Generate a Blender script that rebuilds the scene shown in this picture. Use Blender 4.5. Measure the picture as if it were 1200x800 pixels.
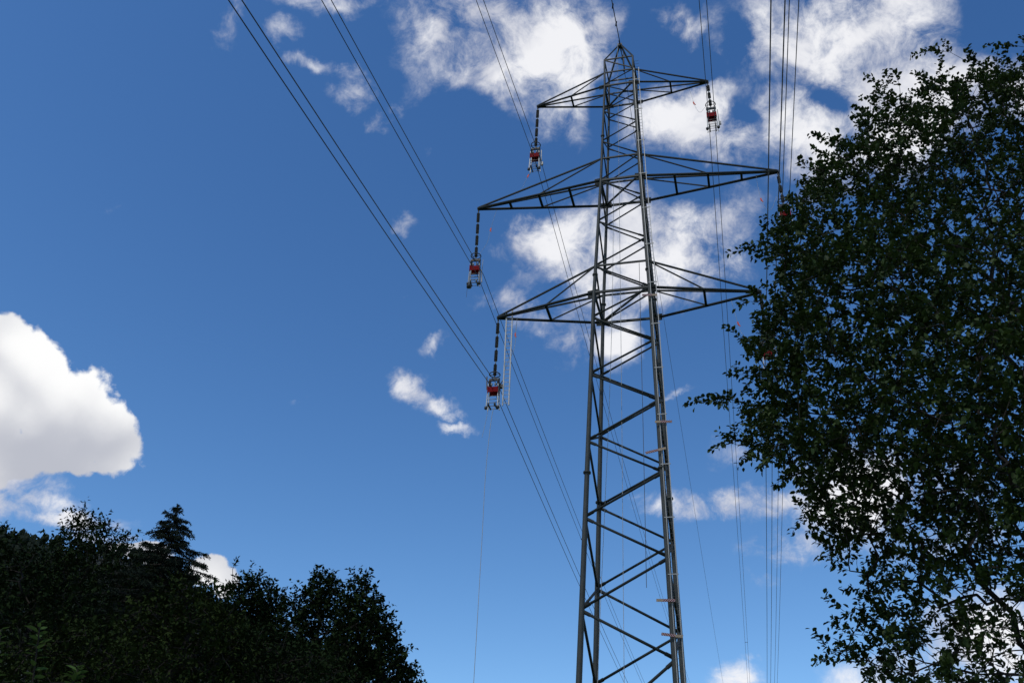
import bpy, math, random
import numpy as np
from mathutils import Vector, Matrix

# ------------------------------------------------------------------ scene, camera, sky, sun
for o in list(bpy.data.objects):
    bpy.data.objects.remove(o)
SC = bpy.context.scene
COL = SC.collection
RAD = math.radians

FPX, PITCH, ROLL = 1158.46, 0.5713, 0.0536          # focal length in 1200-wide units, pitch, roll
CAM_Z = 1.6
def cam_basis():
    f = np.array([0, math.cos(PITCH), math.sin(PITCH)])
    u = np.array([0, -math.sin(PITCH), math.cos(PITCH)])
    r = np.array([1.0, 0, 0])
    c, s = math.cos(ROLL), math.sin(ROLL)
    return c*r + s*u, -s*r + c*u, f
CR, CU, CF = cam_basis()
CP = np.array([0, 0, CAM_Z])
def at(px, py, Y):
    """world point at distance Y ahead seen in direction (px, py)"""
    d = (px-600)/FPX*CR - (py-400)/FPX*CU + CF
    return Vector(CP + d*(Y/d[1]))

cam = bpy.data.cameras.new('camera')
cam.sensor_width = 36.0
cam.lens = FPX/1200*36.0
cam.clip_end = 6000
cam_o = bpy.data.objects.new('camera', cam)
COL.objects.link(cam_o)
cam_o.matrix_world = Matrix(((CR[0], CU[0], -CF[0], 0), (CR[1], CU[1], -CF[1], 0), (CR[2], CU[2], -CF[2], CAM_Z), (0, 0, 0, 1)))
SC.camera = cam_o

SUN_EL, SUN_AZ = RAD(57), RAD(-140)                    # azimuth clockwise from straight ahead
SUN_STRENGTH = 2.0
SKY_STRENGTH = 0.1
sun_dir = Vector((math.sin(SUN_AZ)*math.cos(SUN_EL), math.cos(SUN_AZ)*math.cos(SUN_EL), math.sin(SUN_EL)))
sl = bpy.data.lights.new('sun', 'SUN')
sl.energy = SUN_STRENGTH; sl.angle = RAD(0.5); sl.color = (1.0, 0.95, 0.87)
sun_o = bpy.data.objects.new('sun', sl)
sun_o.rotation_euler = sun_dir.to_track_quat('Z', 'Y').to_euler()
sun_o.location = (60, 40, 120)
COL.objects.link(sun_o)
SC.view_settings.view_transform = 'Standard'
SC.view_settings.look = 'None'
SC.view_settings.exposure = 0.0
SC.view_settings.gamma = 1.0
SC.view_settings.use_curve_mapping = False
SC.cycles.max_bounces = 4; SC.cycles.diffuse_bounces = 2; SC.cycles.glossy_bounces = 2; SC.cycles.transmission_bounces = 3

# clouds: (x, y, rx, ry, turn, strength) in degrees-like units of the sky's own tangent frame
CLOUDS = [
    (615, 55, 115, 58, 12, 1.0), (560, 30, 90, 45, 0, .8), (660, 100, 48, 55, 40, .72), (500, 60, 45, 28, -20, .55), (690, 30, 60, 45, 0, .7),
    (400, 8, 70, 16, 5, .56), (410, 112, 36, 20, 0, .62), (445, 135, 38, 15, 0, .64), (400, 90, 24, 12, 0, .5), (272, 30, 18, 32, 0, .50), (335, 45, 22, 14, 30, .42), (360, 78, 28, 11, 20, .42),
    (480, 260, 26, 11, -15, .55), (515, 411, 16, 9, 10, .42), (340, 460, 14, 7, 10, .34), (486, 350, 10, 4, 0, .30), (143, 231, 22, 9, 40, .34), (515, 190, 22, 13, 10, .34),
    (482, 455, 22, 18, 0, .82), (503, 466, 27, 17, 0, .84), (522, 478, 20, 9, 0, .62), (530, 498, 22, 9, 5, .68),
    (788, 32, 32, 20, -10, .72), (735, 100, 22, 28, 0, .45),
    (800, 125, 75, 42, 22, .92), (860, 160, 45, 42, 0, .82), (835, 108, 40, 22, 0, .70),
    (1000, 45, 135, 62, 5, 1.0), (935, 45, 52, 26, -10, .85), (1060, 110, 120, 70, 10, 1.0), (940, 150, 70, 45, 0, .9), (1130, 75, 85, 42, 25, .9), (975, 190, 90, 40, 0, .85), (1210, 110, 50, 50, 0, .8), (905, 205, 40, 28, 0, .5),
    (655, 290, 58, 36, 0, .95), (740, 300, 110, 58, 0, 1.05), (815, 280, 60, 55, 0, .95), (850, 248, 38, 46, 20, .75), (690, 330, 70, 40, 0, .9), (620, 362, 50, 22, 0, .72), (720, 390, 60, 32, 10, .85), (676, 385, 36, 24, 0, .7),
    (850, 592, 80, 19, -4, .95), (915, 588, 46, 18, 0, .9), (795, 600, 40, 12, 4, .78), (925, 635, 50, 24, 10, .70), (895, 672, 24, 10, 0, .5), (1010, 590, 85, 55, 0, 1.0), (1110, 610, 90, 50, 0, .9), (880, 536, 44, 16, 0, .55),
    (858, 781, 32, 24, 0, .78), (880, 758, 20, 8, 0, .5), (1150, 765, 100, 62, 0, 1.0), (1030, 795, 60, 30, 0, .66),
    (787, 468, 30, 6, 0, .42),
    (15, 568, 64, 24, 0, 1), (40, 590, 46, 18, 0, 1), (10, 602, 70, 24, 0, 1), (75, 612, 60, 13, 0, .95), (120, 634, 40, 9, 0, .7),
]
HOLES = [(975, 108, 30, 16, 0, 1), (815, 78, 55, 18, 0, 1), (872, 40, 22, 40, 0, 1), (872, 148, 20, 24, 0, .9), (1185, 30, 60, 36, 0, 1), (790, 205, 60, 24, 0, 1), (745, 60, 20, 40, 0, .9), (700, 115, 22, 30, 0, .8), (660, 335, 30, 16, 0, .8), (560, 120, 40, 20, 0, .7), (790, 395, 40, 30, 0, 1), (960, 60, 14, 12, 0, .6)]
CUMULUS = [(28, 440, 60, 62, 0, 1), (66, 480, 72, 56, 0, 1), (116, 514, 54, 48, 0, 1), (0, 405, 46, 44, 0, 1), (55, 528, 84, 36, 0, 1), (20, 552, 56, 18, 0, .8), (95, 540, 36, 22, 0, .9),
           (246, 668, 30, 24, 0, .85), (268, 682, 22, 20, 0, .8), (165, 645, 50, 14, 0, .75), (185, 655, 40, 16, 0, .75), (-60, 480, 110, 150, 0, 1)]

def build_world():
    w = bpy.data.worlds.new('World'); SC.world = w
    w.use_nodes = True
    w.cycles.sampling_method = 'MANUAL'; w.cycles.sample_map_resolution = 256
    nt = w.node_tree; nd, lk = nt.nodes, nt.links
    for n in list(nd): nd.remove(n)
    def new(t, **kw):
        n = nd.new(t)
        for k, v in kw.items(): setattr(n, k, v)
        return n
    def setin(n, i, v):
        if hasattr(v, 'is_output'): lk.new(v, n.inputs[i])
        else: n.inputs[i].default_value = v
    def math_(op, a, b=None, c=None, clamp=False):
        n = new('ShaderNodeMath', operation=op, use_clamp=clamp)
        setin(n, 0, a)
        if b is not None: setin(n, 1, b)
        if c is not None: setin(n, 2, c)
        return n.outputs[0]
    def vmath(op, a, b=None):
        n = new('ShaderNodeVectorMath', operation=op)
        setin(n, 0, a)
        if b is not None: setin(n, 1, b)
        return n
    tc = new('ShaderNodeTexCoord')
    D = tc.outputs['Generated']
    sky = new('ShaderNodeTexSky', sky_type='NISHITA')
    sky.sun_disc = False; sky.sun_elevation = SUN_EL; sky.sun_rotation = SUN_AZ
    sky.altitude = 900; sky.air_density = 1.0; sky.dust_density = 0.35; sky.ozone_density = 2.2
    # camera-like colour response of the clear sky: one power and gain per channel
    sep = new('ShaderNodeSeparateColor'); lk.new(sky.outputs[0], sep.inputs[0])
    skc = new('ShaderNodeCombineColor')
    for i in range(3):
        v_ = math_('POWER', math_('MULTIPLY', sep.outputs[i], SKY_STRENGTH), SKY_POW[i])
        lk.new(math_('MULTIPLY', v_, SKY_GAIN[i]/SKY_STRENGTH), skc.inputs[i])
    # tangent frame of this part of the sky (fixed world directions)
    dr = vmath('DOT_PRODUCT', D, tuple(CR)).outputs['Value']
    du = vmath('DOT_PRODUCT', D, tuple(CU)).outputs['Value']
    df = math_('MAXIMUM', vmath('DOT_PRODUCT', D, tuple(CF)).outputs['Value'], 0.02)
    X = math_('MULTIPLY_ADD', math_('DIVIDE', dr, df), FPX, 600.0)
    Y = math_('MULTIPLY_ADD', math_('DIVIDE', du, df), -FPX, 400.0)
    co = new('ShaderNodeCombineXYZ'); setin(co, 0, X); setin(co, 1, Y)
    P = co.outputs[0]
    def noise(vec, scale, detail, rough, dist=0.0, lac=2.0):
        n = new('ShaderNodeTexNoise'); n.inputs['Scale'].default_value = scale
        n.inputs['Detail'].default_value = detail; n.inputs['Roughness'].default_value = rough
        n.inputs['Distortion'].default_value = dist; n.inputs['Lacunarity'].default_value = lac
        lk.new(vec, n.inputs['Vector']); return n
    # warp the position so no cloud edge is an ellipse
    wn = noise(D, 8.0, 7.0, 0.60)
    wv = vmath('SUBTRACT', wn.outputs['Color'], (0.5, 0.5, 0.5)).outputs[0]
    sc = new('ShaderNodeVectorMath', operation='SCALE'); lk.new(wv, sc.inputs[0]); sc.inputs['Scale'].default_value = 135.0
    PW = vmath('ADD', P, sc.outputs[0]).outputs[0]
    sc2 = new('ShaderNodeVectorMath', operation='SCALE'); lk.new(wv, sc2.inputs[0]); sc2.inputs['Scale'].default_value = 34.0
    PC = vmath('ADD', P, sc2.outputs[0]).outputs[0]
    def field(vec, blobs):
        """how deep a direction lies inside the nearest cloud: 1 at its heart, falling off smoothly"""
        tot = None
        for (x, y, rx, ry, a, s_) in blobs:
            n = new('ShaderNodeVectorMath', operation='MULTIPLY_ADD')
            lk.new(vec, n.inputs[0]); n.inputs[1].default_value = (1/rx, 1/ry, 0)
            n.inputs[2].default_value = (-x/rx, -y/ry, math.sqrt(max(0, -math.log(min(s_, 1))/1.02)))
            e = vmath('DOT_PRODUCT', n.outputs[0], n.outputs[0]).outputs['Value']
            tot = e if tot is None else math_('MINIMUM', tot, e)
        return math_('POWER', 0.36, tot)
    inf = math_('GREATER_THAN', vmath('DOT_PRODUCT', D, tuple(CF)).outputs['Value'], 0.3)
    # broken fair-weather clouds: billows, torn edges and fine filaments
    wd1 = new('ShaderNodeVectorMath', operation='SCALE'); lk.new(noise(D, 22.0, 3.0, 0.5).outputs['Color'], wd1.inputs[0]); wd1.inputs['Scale'].default_value = 0.030
    DW = vmath('ADD', D, wd1.outputs[0]).outputs[0]
    n1 = noise(DW, 9.0, 3.0, 0.55, 0.0).outputs['Fac']
    n2 = noise(DW, 19.0, 10.0, 0.68, 0.2).outputs['Fac']
    nn = math_('ADD', math_('MULTIPLY', math_('SUBTRACT', n1, 0.5), 1.9), math_('MULTIPLY', math_('SUBTRACT', n2, 0.5), 2.9))
    f1 = math_('MULTIPLY', field(PW, [(x, y, rx*1.22, ry*1.28, a, s_) for x, y, rx, ry, a, s_ in CLOUDS]), inf)
    # elsewhere in the sky: scattered clouds of the same kind
    out = new('ShaderNodeMapRange', interpolation_type='SMOOTHSTEP'); lk.new(vmath('DOT_PRODUCT', D, tuple(CF)).outputs['Value'], out.inputs[0])
    out.inputs[1].default_value = 0.80; out.inputs[2].default_value = 0.60; out.inputs[3].default_value = 0.0; out.inputs[4].default_value = 1.0
    n0 = noise(D, 2.6, 4.0, 0.55, 0.2).outputs['Fac']
    rest = math_('MULTIPLY', math_('MULTIPLY', math_('SUBTRACT', n0, 0.44), 3.2, clamp=True), out.outputs[0])
    base = math_('MAXIMUM', f1, rest)
    base = math_('SUBTRACT', base, math_('MULTIPLY', math_('MULTIPLY', field(PW, HOLES), inf), 0.58))
    # noise only bites where there is cloud to bite into
    base = math_('MULTIPLY', base, 0.88)
    dens = math_('ADD', base, math_('MULTIPLY', nn, math_('MULTIPLY_ADD', math_('MAXIMUM', math_('MINIMUM', base, 0.7), 0.0), 0.85, 0.14)))
    a1 = new('ShaderNodeMapRange', interpolation_type='SMOOTHSTEP'); lk.new(dens, a1.inputs[0])
    a1.inputs[1].default_value = 0.24; a1.inputs[2].default_value = 0.95
    # crisp cumulus with cauliflower billows
    sc3 = new('ShaderNodeVectorMath', operation='SCALE'); lk.new(wv, sc3.inputs[0]); sc3.inputs['Scale'].default_value = 0.05
    DV = vmath('ADD', D, sc3.outputs[0]).outputs[0]
    def billow(scale, smooth):
        v = new('ShaderNodeTexVoronoi', feature='SMOOTH_F1'); v.inputs['Scale'].default_value = scale
        v.inputs['Smoothness'].default_value = smooth
        lk.new(DV, v.inputs['Vector']); return math_('SUBTRACT', 0.45, v.outputs['Distance'])
    b1, b2, b3 = billow(15.0, .25), billow(36.0, .25), billow(85.0, .3)
    puff = math_('ADD', math_('MULTIPLY', b1, 0.9), math_('ADD', math_('MULTIPLY', b2, 0.75), math_('MULTIPLY', b3, 0.34)))
    f2 = math_('MULTIPLY', math_('MINIMUM', math_('MULTIPLY', field(PC, CUMULUS), 1.12), 1.1), inf)
    n3 = noise(D, 60.0, 6.0, 0.6, 0.2).outputs['Fac']
    d2 = math_('ADD', math_('ADD', f2, math_('MULTIPLY', puff, 0.38)), math_('MULTIPLY', math_('SUBTRACT', n3, 0.5), 0.42))
    a2 = new('ShaderNodeMapRange', interpolation_type='SMOOTHSTEP'); lk.new(d2, a2.inputs[0])
    a2.inputs[1].default_value = 0.42; a2.inputs[2].default_value = 0.58
    # cloud brightness: thin vapour is bluish, thick parts white, some bellies greyer
    g1 = noise(DW, 9.0, 5.0, 0.55, 0.2).outputs['Fac']
    cr1 = new('ShaderNodeMapRange', interpolation_type='SMOOTHSTEP'); lk.new(math_('ADD', g1, math_('MULTIPLY', math_('SUBTRACT', dens, 0.8), 0.12)), cr1.inputs[0]); cr1.inputs[1].default_value = 0.36; cr1.inputs[2].default_value = 0.62
    c1 = new('ShaderNodeMix', data_type='RGBA'); lk.new(cr1.outputs[0], c1.inputs[0])
    c1.inputs[6].default_value = CLOUD_GREY; c1.inputs[7].default_value = CLOUD_WHITE
    g2 = noise(D, 5.0, 3.0, 0.5, 0.2).outputs['Fac']
    sh = math_('ADD', math_('MULTIPLY', math_('SUBTRACT', g2, 0.44), 3.0), math_('MULTIPLY', math_('SUBTRACT', b1, 0.10), 1.3))
    cr2 = new('ShaderNodeMapRange', interpolation_type='SMOOTHSTEP'); lk.new(sh, cr2.inputs[0]); cr2.inputs[1].default_value = -0.62; cr2.inputs[2].default_value = 0.52
    c2 = new('ShaderNodeMix', data_type='RGBA'); lk.new(cr2.outputs[0], c2.inputs[0])
    c2.inputs[6].default_value = CUM_GREY; c2.inputs[7].default_value = CUM_WHITE
    m1 = new('ShaderNodeMix', data_type='RGBA'); lk.new(math_('MULTIPLY', a1.outputs[0], 0.95), m1.inputs[0])
    lk.new(skc.outputs[0], m1.inputs[6]); lk.new(c1.outputs[2], m1.inputs[7])
    m2 = new('ShaderNodeMix', data_type='RGBA'); lk.new(a2.outputs[0], m2.inputs[0])
    lk.new(m1.outputs[2], m2.inputs[6]); lk.new(c2.outputs[2], m2.inputs[7])
    bg = new('ShaderNodeBackground'); bg.inputs['Strength'].default_value = SKY_STRENGTH
    lk.new(m2.outputs[2], bg.inputs['Color'])
    ow = new('ShaderNodeOutputWorld'); lk.new(bg.outputs[0], ow.inputs['Surface'])
SKY_POW = (1.66, 1.41, 1.22)
SKY_GAIN = (3.40, 2.45, 1.98)
k = 1/SKY_STRENGTH
CLOUD_WHITE = (0.93*k, 0.93*k, 0.955*k, 1); CLOUD_GREY = (0.58*k, 0.60*k, 0.69*k, 1)
CUM_WHITE = (1.0*k, 1.0*k, 1.0*k, 1); CUM_GREY = (0.50*k, 0.52*k, 0.59*k, 1)
build_world()

# ------------------------------------------------------------------ materials
def mat(name, col, rough=0.6, metal=0.0, var=0.25, scale=8.0, bump=0.0, spec=0.5, hue=0.0, trans=None):
    m = bpy.data.materials.new(name); m.use_nodes = True
    nt = m.node_tree; b = nt.nodes['Principled BSDF']
    b.inputs['Roughness'].default_value = rough; b.inputs['Metallic'].default_value = metal
    if 'Specular IOR Level' in b.inputs: b.inputs['Specular IOR Level'].default_value = spec
    tc = nt.nodes.new('ShaderNodeTexCoord')
    n = nt.nodes.new('ShaderNodeTexNoise'); n.inputs['Scale'].default_value = scale; n.inputs['Detail'].default_value = 6
    nt.links.new(tc.outputs['Object'], n.inputs['Vector'])
    mx = nt.nodes.new('ShaderNodeMix'); mx.data_type = 'RGBA'
    nt.links.new(n.outputs['Fac'], mx.inputs[0])
    lo = [c*(1-var) for c in col]; hi = [min(1, c*(1+var)) for c in col]
    hi[0] = min(1, hi[0]*(1+hue))
    mx.inputs[6].default_value = (*lo, 1); mx.inputs[7].default_value = (*hi, 1)
    nt.links.new(mx.outputs[2], b.inputs['Base Color'])
    if bump:
        bp = nt.nodes.new('ShaderNodeBump'); bp.inputs['Strength'].default_value = bump; bp.inputs['Distance'].default_value = 0.02
        nt.links.new(n.outputs['Fac'], bp.inputs['Height']); nt.links.new(bp.outputs[0], b.inputs['Normal'])
    return m
def leaf_mat(name, c0, c1, trans=0.25, rough=0.85, spec=0.03):
    """leaf colours differ leaf by leaf and clump by clump; a little light comes through"""
    m = bpy.data.materials.new(name); m.use_nodes = True
    nt = m.node_tree; b = nt.nodes['Principled BSDF']; out = nt.nodes['Material Output']
    g = nt.nodes.new('ShaderNodeNewGeometry')
    tc = nt.nodes.new('ShaderNodeTexCoord')
    n = nt.nodes.new('ShaderNodeTexNoise'); n.inputs['Scale'].default_value = 1.3; n.inputs['Detail'].default_value = 3
    nt.links.new(tc.outputs['Object'], n.inputs['Vector'])
    ad = nt.nodes.new('ShaderNodeMath'); ad.operation = 'MULTIPLY_ADD'
    nt.links.new(g.outputs['Random Per Island'], ad.inputs[0]); ad.inputs[1].default_value = 0.6
    su = nt.nodes.new('ShaderNodeMath'); su.operation = 'MULTIPLY_ADD'
    nt.links.new(n.outputs['Fac'], su.inputs[0]); su.inputs[1].default_value = 1.6; su.inputs[2].default_value = -0.6
    nt.links.new(su.outputs[0], ad.inputs[2]); ad.use_clamp = True
    mx = nt.nodes.new('ShaderNodeMix'); mx.data_type = 'RGBA'
    nt.links.new(ad.outputs[0], mx.inputs[0])
    mx.inputs[6].default_value = (*c0, 1); mx.inputs[7].default_value = (*c1, 1)
    nt.links.new(mx.outputs[2], b.inputs['Base Color'])
    b.inputs['Roughness'].default_value = rough
    b.inputs['Specular IOR Level'].default_value = spec
    tr = nt.nodes.new('ShaderNodeBsdfTranslucent'); nt.links.new(mx.outputs[2], tr.inputs['Color'])
    ms = nt.nodes.new('ShaderNodeMixShader'); ms.inputs[0].default_value = trans
    nt.links.new(b.outputs[0], ms.inputs[1]); nt.links.new(tr.outputs[0], ms.inputs[2])
    nt.links.new(ms.outputs[0], out.inputs['Surface'])
    return m
M = {}
M['steel'] = mat('green_grey_painted_steel', (0.030, 0.035, 0.032), 0.6, 0.0, 0.6, 1.7, spec=0.28, hue=0.06)
M['chord'] = mat('dark_painted_steel', (0.018, 0.022, 0.021), 0.7, 0.0, 0.35, 3.0, spec=0.18)
M['galv'] = mat('galvanised_steel', (0.24, 0.24, 0.23), 0.5, 0.2, 0.2, 6.0)
M['alu'] = mat('aluminium', (0.18, 0.185, 0.18), 0.45, 0.3, 0.15, 9.0)
M['iron'] = mat('dark_forged_fittings', (0.03, 0.03, 0.03), 0.6, 0.1, 0.3, 9.0)
M['porcelain'] = mat('black_brown_insulator', (0.010, 0.008, 0.009), 0.45, 0.0, 0.3, 5.0)
M['red'] = mat('dark_red_paint', (0.15, 0.003, 0.006), 0.8, 0.0, 0.25, 5.0, spec=0.1)
M['white'] = mat('white_paint', (0.42, 0.42, 0.41), 0.5, 0.0, 0.08, 6.0)
M['cable'] = mat('weathered_conductor', (0.05, 0.05, 0.052), 0.55, 0.4, 0.2, 2.0)
M['rope'] = mat('grey_rope', (0.30, 0.31, 0.31), 0.8, 0.0, 0.2, 20.0)
M['darkrope'] = mat('dark_rope', (0.06, 0.06, 0.065), 0.8, 0.0, 0.2, 20.0)
M['tag'] = mat('orange_red_flag', (0.50, 0.06, 0.03), 0.7, 0.0, 0.15, 9.0)
M['wood'] = mat('bare_timber', (0.42, 0.30, 0.17), 0.8, 0.0, 0.3, 20.0)
M['concrete'] = mat('concrete', (0.33, 0.32, 0.30), 0.9, 0.0, 0.2, 5.0, 0.3)
M['bark'] = mat('grey_bark', (0.022, 0.019, 0.016), 0.95, 0.0, 0.4, 12.0, 0.6, spec=0.1)
M['spruce_bark'] = mat('brown_bark', (0.03, 0.022, 0.017), 0.9, 0.0, 0.4, 12.0, 0.6)
M['grass'] = mat('meadow', (0.05, 0.075, 0.025), 0.9, 0.0, 0.5, 0.35, 0.4)
M['hill'] = mat('wooded_slope', (0.012, 0.017, 0.012), 0.9, 0.0, 0.4, 0.08)
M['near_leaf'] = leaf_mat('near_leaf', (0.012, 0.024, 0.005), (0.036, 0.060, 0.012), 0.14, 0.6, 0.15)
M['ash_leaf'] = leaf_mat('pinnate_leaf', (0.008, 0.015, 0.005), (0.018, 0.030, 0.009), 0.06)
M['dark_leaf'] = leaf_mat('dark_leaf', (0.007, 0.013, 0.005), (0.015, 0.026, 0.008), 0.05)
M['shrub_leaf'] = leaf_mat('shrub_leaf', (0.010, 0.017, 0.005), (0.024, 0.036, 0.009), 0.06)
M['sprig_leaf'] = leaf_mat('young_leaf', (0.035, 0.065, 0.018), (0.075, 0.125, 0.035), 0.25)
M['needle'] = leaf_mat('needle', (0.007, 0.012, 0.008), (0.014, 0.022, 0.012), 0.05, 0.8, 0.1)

def striped_mat():
    m = bpy.data.materials.new('red_white_stripes_on_board'); m.use_nodes = True
    nt = m.node_tree; b = nt.nodes['Principled BSDF']; b.inputs['Roughness'].default_value = 0.6
    tc = nt.nodes.new('ShaderNodeTexCoord'); sp = nt.nodes.new('ShaderNodeSeparateXYZ')
    nt.links.new(tc.outputs['Object'], sp.inputs[0])
    def mth(op, a, b_=None):
        n = nt.nodes.new('ShaderNodeMath'); n.operation = op
        for i, v in enumerate((a, b_)):
            if v is None: continue
            if hasattr(v, 'is_output'): nt.links.new(v, n.inputs[i])
            else: n.inputs[i].default_value = v
        return n.outputs[0]
    s = mth('ADD', sp.outputs[0], sp.outputs[2])
    fr = mth('GREATER_THAN', mth('FRACT', mth('MULTIPLY', s, 8.5)), 0.30)
    mx = nt.nodes.new('ShaderNodeMix'); mx.data_type = 'RGBA'; nt.links.new(fr, mx.inputs[0])
    mx.inputs[6].default_value = (0.30, 0.28, 0.27, 1); mx.inputs[7].default_value = (0.11, 0.008, 0.012, 1)
    wd = mth('GREATER_THAN', sp.outputs[0], 0.15)
    m2 = nt.nodes.new('ShaderNodeMix'); m2.data_type = 'RGBA'; nt.links.new(wd, m2.inputs[0])
    nt.links.new(mx.outputs[2], m2.inputs[6]); m2.inputs[7].default_value = (0.22, 0.16, 0.10, 1)
    nt.links.new(m2.outputs[2], b.inputs['Base Color'])
    return m
M['stripe'] = striped_mat()

# ------------------------------------------------------------------ mesh helpers
class MB:
    """collects tubes, boxes and rings; build() links them as one mesh"""
    def __init__(s): s.v = []; s.f = []; s.sm = []
    def add(s, vs, fs, smooth=False):
        o = len(s.v); s.v += [tuple(v) for v in vs]; s.f += [tuple(i+o for i in f) for f in fs]; s.sm += [smooth]*len(fs); return s
    def tube(s, pts, rad, n=8, cap=True):
        pts = [Vector(p) for p in pts]
        rad = rad if isinstance(rad, (list, tuple)) else [rad]*len(pts)
        vs = []; fs = []
        prev = None
        for i, p in enumerate(pts):
            d = (pts[min(i+1, len(pts)-1)] - pts[max(i-1, 0)]).normalized()
            if prev is None:
                a = d.orthogonal().normalized()
            else:
                a = (prev - d*prev.dot(d)).normalized()
            prev = a; b = d.cross(a)
            for k_ in range(n):
                t = 2*math.pi*k_/n
                vs.append(p + (a*math.cos(t) + b*math.sin(t))*rad[i])
        for i in range(len(pts)-1):
            for k_ in range(n):
                fs.append((i*n+k_, i*n+(k_+1) % n, (i+1)*n+(k_+1) % n, (i+1)*n+k_))
        if cap:
            fs.append(tuple(range(n-1, -1, -1))); fs.append(tuple((len(pts)-1)*n+k_ for k_ in range(n)))
        return s.add(vs, fs, n > 5)
    def bar(s, p, q, w, h=None, up=(0, 0, 1)):
        p, q = Vector(p), Vector(q); h = h or w
        d = (q-p).normalized(); up = Vector(up)
        if abs(d.dot(up)) > 0.97: up = Vector((1, 0, 0))
        a = d.cross(up).normalized()*w/2; b = a.cross(d).normalized()*h/2
        vs = [p-a-b, p+a-b, p+a+b, p-a+b, q-a-b, q+a-b, q+a+b, q-a+b]
        return s.add(vs, [(0, 3, 2, 1), (4, 5, 6, 7), (0, 1, 5, 4), (1, 2, 6, 5), (2, 3, 7, 6), (3, 0, 4, 7)])
    def angle(s, p, q, w, t, a, b):
        """steel L-section from p to q with its two flanges along a and b"""
        p, q = Vector(p), Vector(q); d = (q-p).normalized()
        a = Vector(a); a = (a - d*a.dot(d)).normalized(); b = Vector(b); b = b - d*b.dot(d); b = (b - a*b.dot(a)).normalized()
        pr = [(0, 0), (w, 0), (w, t), (t, t), (t, w), (0, w)]
        vs = [e + a*x + b*y for e in (p, q) for x, y in pr]
        fs = [(i, (i+1) % 6, 6+(i+1) % 6, 6+i) for i in range(6)] + [(0, 5, 4, 3), (0, 3, 2, 1), (6, 7, 8, 9), (6, 9, 10, 11)]
        return s.add(vs, fs)
    def box(s, c, sz):
        x, y, z = c; a, b, d = sz[0]/2, sz[1]/2, sz[2]/2
        vs = [(x+i*a, y+j*b, z+k_*d) for k_ in (-1, 1) for j in (-1, 1) for i in (-1, 1)]
        return s.add(vs, [(0, 2, 3, 1), (4, 5, 7, 6), (0, 1, 5, 4), (1, 3, 7, 5), (3, 2, 6, 7), (2, 0, 4, 6)])
    def ring(s, c, R, r, axis=(0, 0, 1), n=24, m=6):
        ax = Vector(axis).normalized(); a = ax.orthogonal().normalized(); b = ax.cross(a); c = Vector(c)
        vs = []; fs = []
        for i in range(n):
            t = 2*math.pi*i/n; d = a*math.cos(t)+b*math.sin(t)
            for j in range(m):
                u = 2*math.pi*j/m; vs.append(c + d*(R+r*math.cos(u)) + ax*(r*math.sin(u)))
        for i in range(n):
            for j in range(m):
                fs.append((i*m+j, ((i+1) % n)*m+j, ((i+1) % n)*m+(j+1) % m, i*m+(j+1) % m))
        return s.add(vs, fs, True)
    def lathe(s, prof, c=(0, 0, 0), n=10):
        c = Vector(c); vs = [c+Vector((r*math.cos(2*math.pi*k_/n), r*math.sin(2*math.pi*k_/n), z)) for r, z in prof for k_ in range(n)]
        fs = [(i*n+k_, i*n+(k_+1) % n, (i+1)*n+(k_+1) % n, (i+1)*n+k_) for i in range(len(prof)-1) for k_ in range(n)]
        fs.append(tuple(range(n-1, -1, -1))); fs.append(tuple((len(prof)-1)*n+k_ for k_ in range(n)))
        return s.add(vs, fs, True)
    def build(s, name, m, parent=None):
        me = bpy.data.meshes.new(name); me.from_pydata(s.v, [], s.f)
        me.polygons.foreach_set('use_smooth', s.sm)
        me.materials.append(m); me.update()
        o = bpy.data.objects.new(name, me); COL.objects.link(o)
        if parent: o.parent = parent
        return o
def tag(o, label=None, cat=None, group=None, kind=None):
    if label: o['label'] = label
    if cat: o['category'] = cat
    if group: o['group'] = group
    if kind: o['kind'] = kind
    return o
def empty(name, loc, rz=0.0):
    o = bpy.data.objects.new(name, None); COL.objects.link(o); o.location = loc; o.rotation_euler = (0, 0, rz); o.empty_display_size = 0.5
    return o
def copy_tree(o, parent=None):
    c = o.copy(); COL.objects.link(c); c.parent = parent
    for ch in list(o.children): copy_tree(ch, c)
    return c

# ------------------------------------------------------------------ ground and far slopes
def build_ground():
    n = 90; R = 3500.0
    xs = np.sign(np.linspace(-1, 1, n))*np.abs(np.linspace(-1, 1, n))**2.2*R
    X, Y = np.meshgrid(xs, xs)
    rng = np.random.RandomState(2)
    Z = 0.06*np.sin(X*0.21+1)*np.cos(Y*0.17) * np.clip((np.hypot(X, Y)-3)/20, 0, 1)
    v = np.stack([X, Y, Z], -1).reshape(-1, 3)
    f = [(j*n+i, j*n+i+1, (j+1)*n+i+1, (j+1)*n+i) for j in range(n-1) for i in range(n-1)]
    mb = MB(); mb.add(v.tolist(), f, True)
    tag(mb.build('ground', M['grass']), kind='structure')
build_ground()

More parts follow.
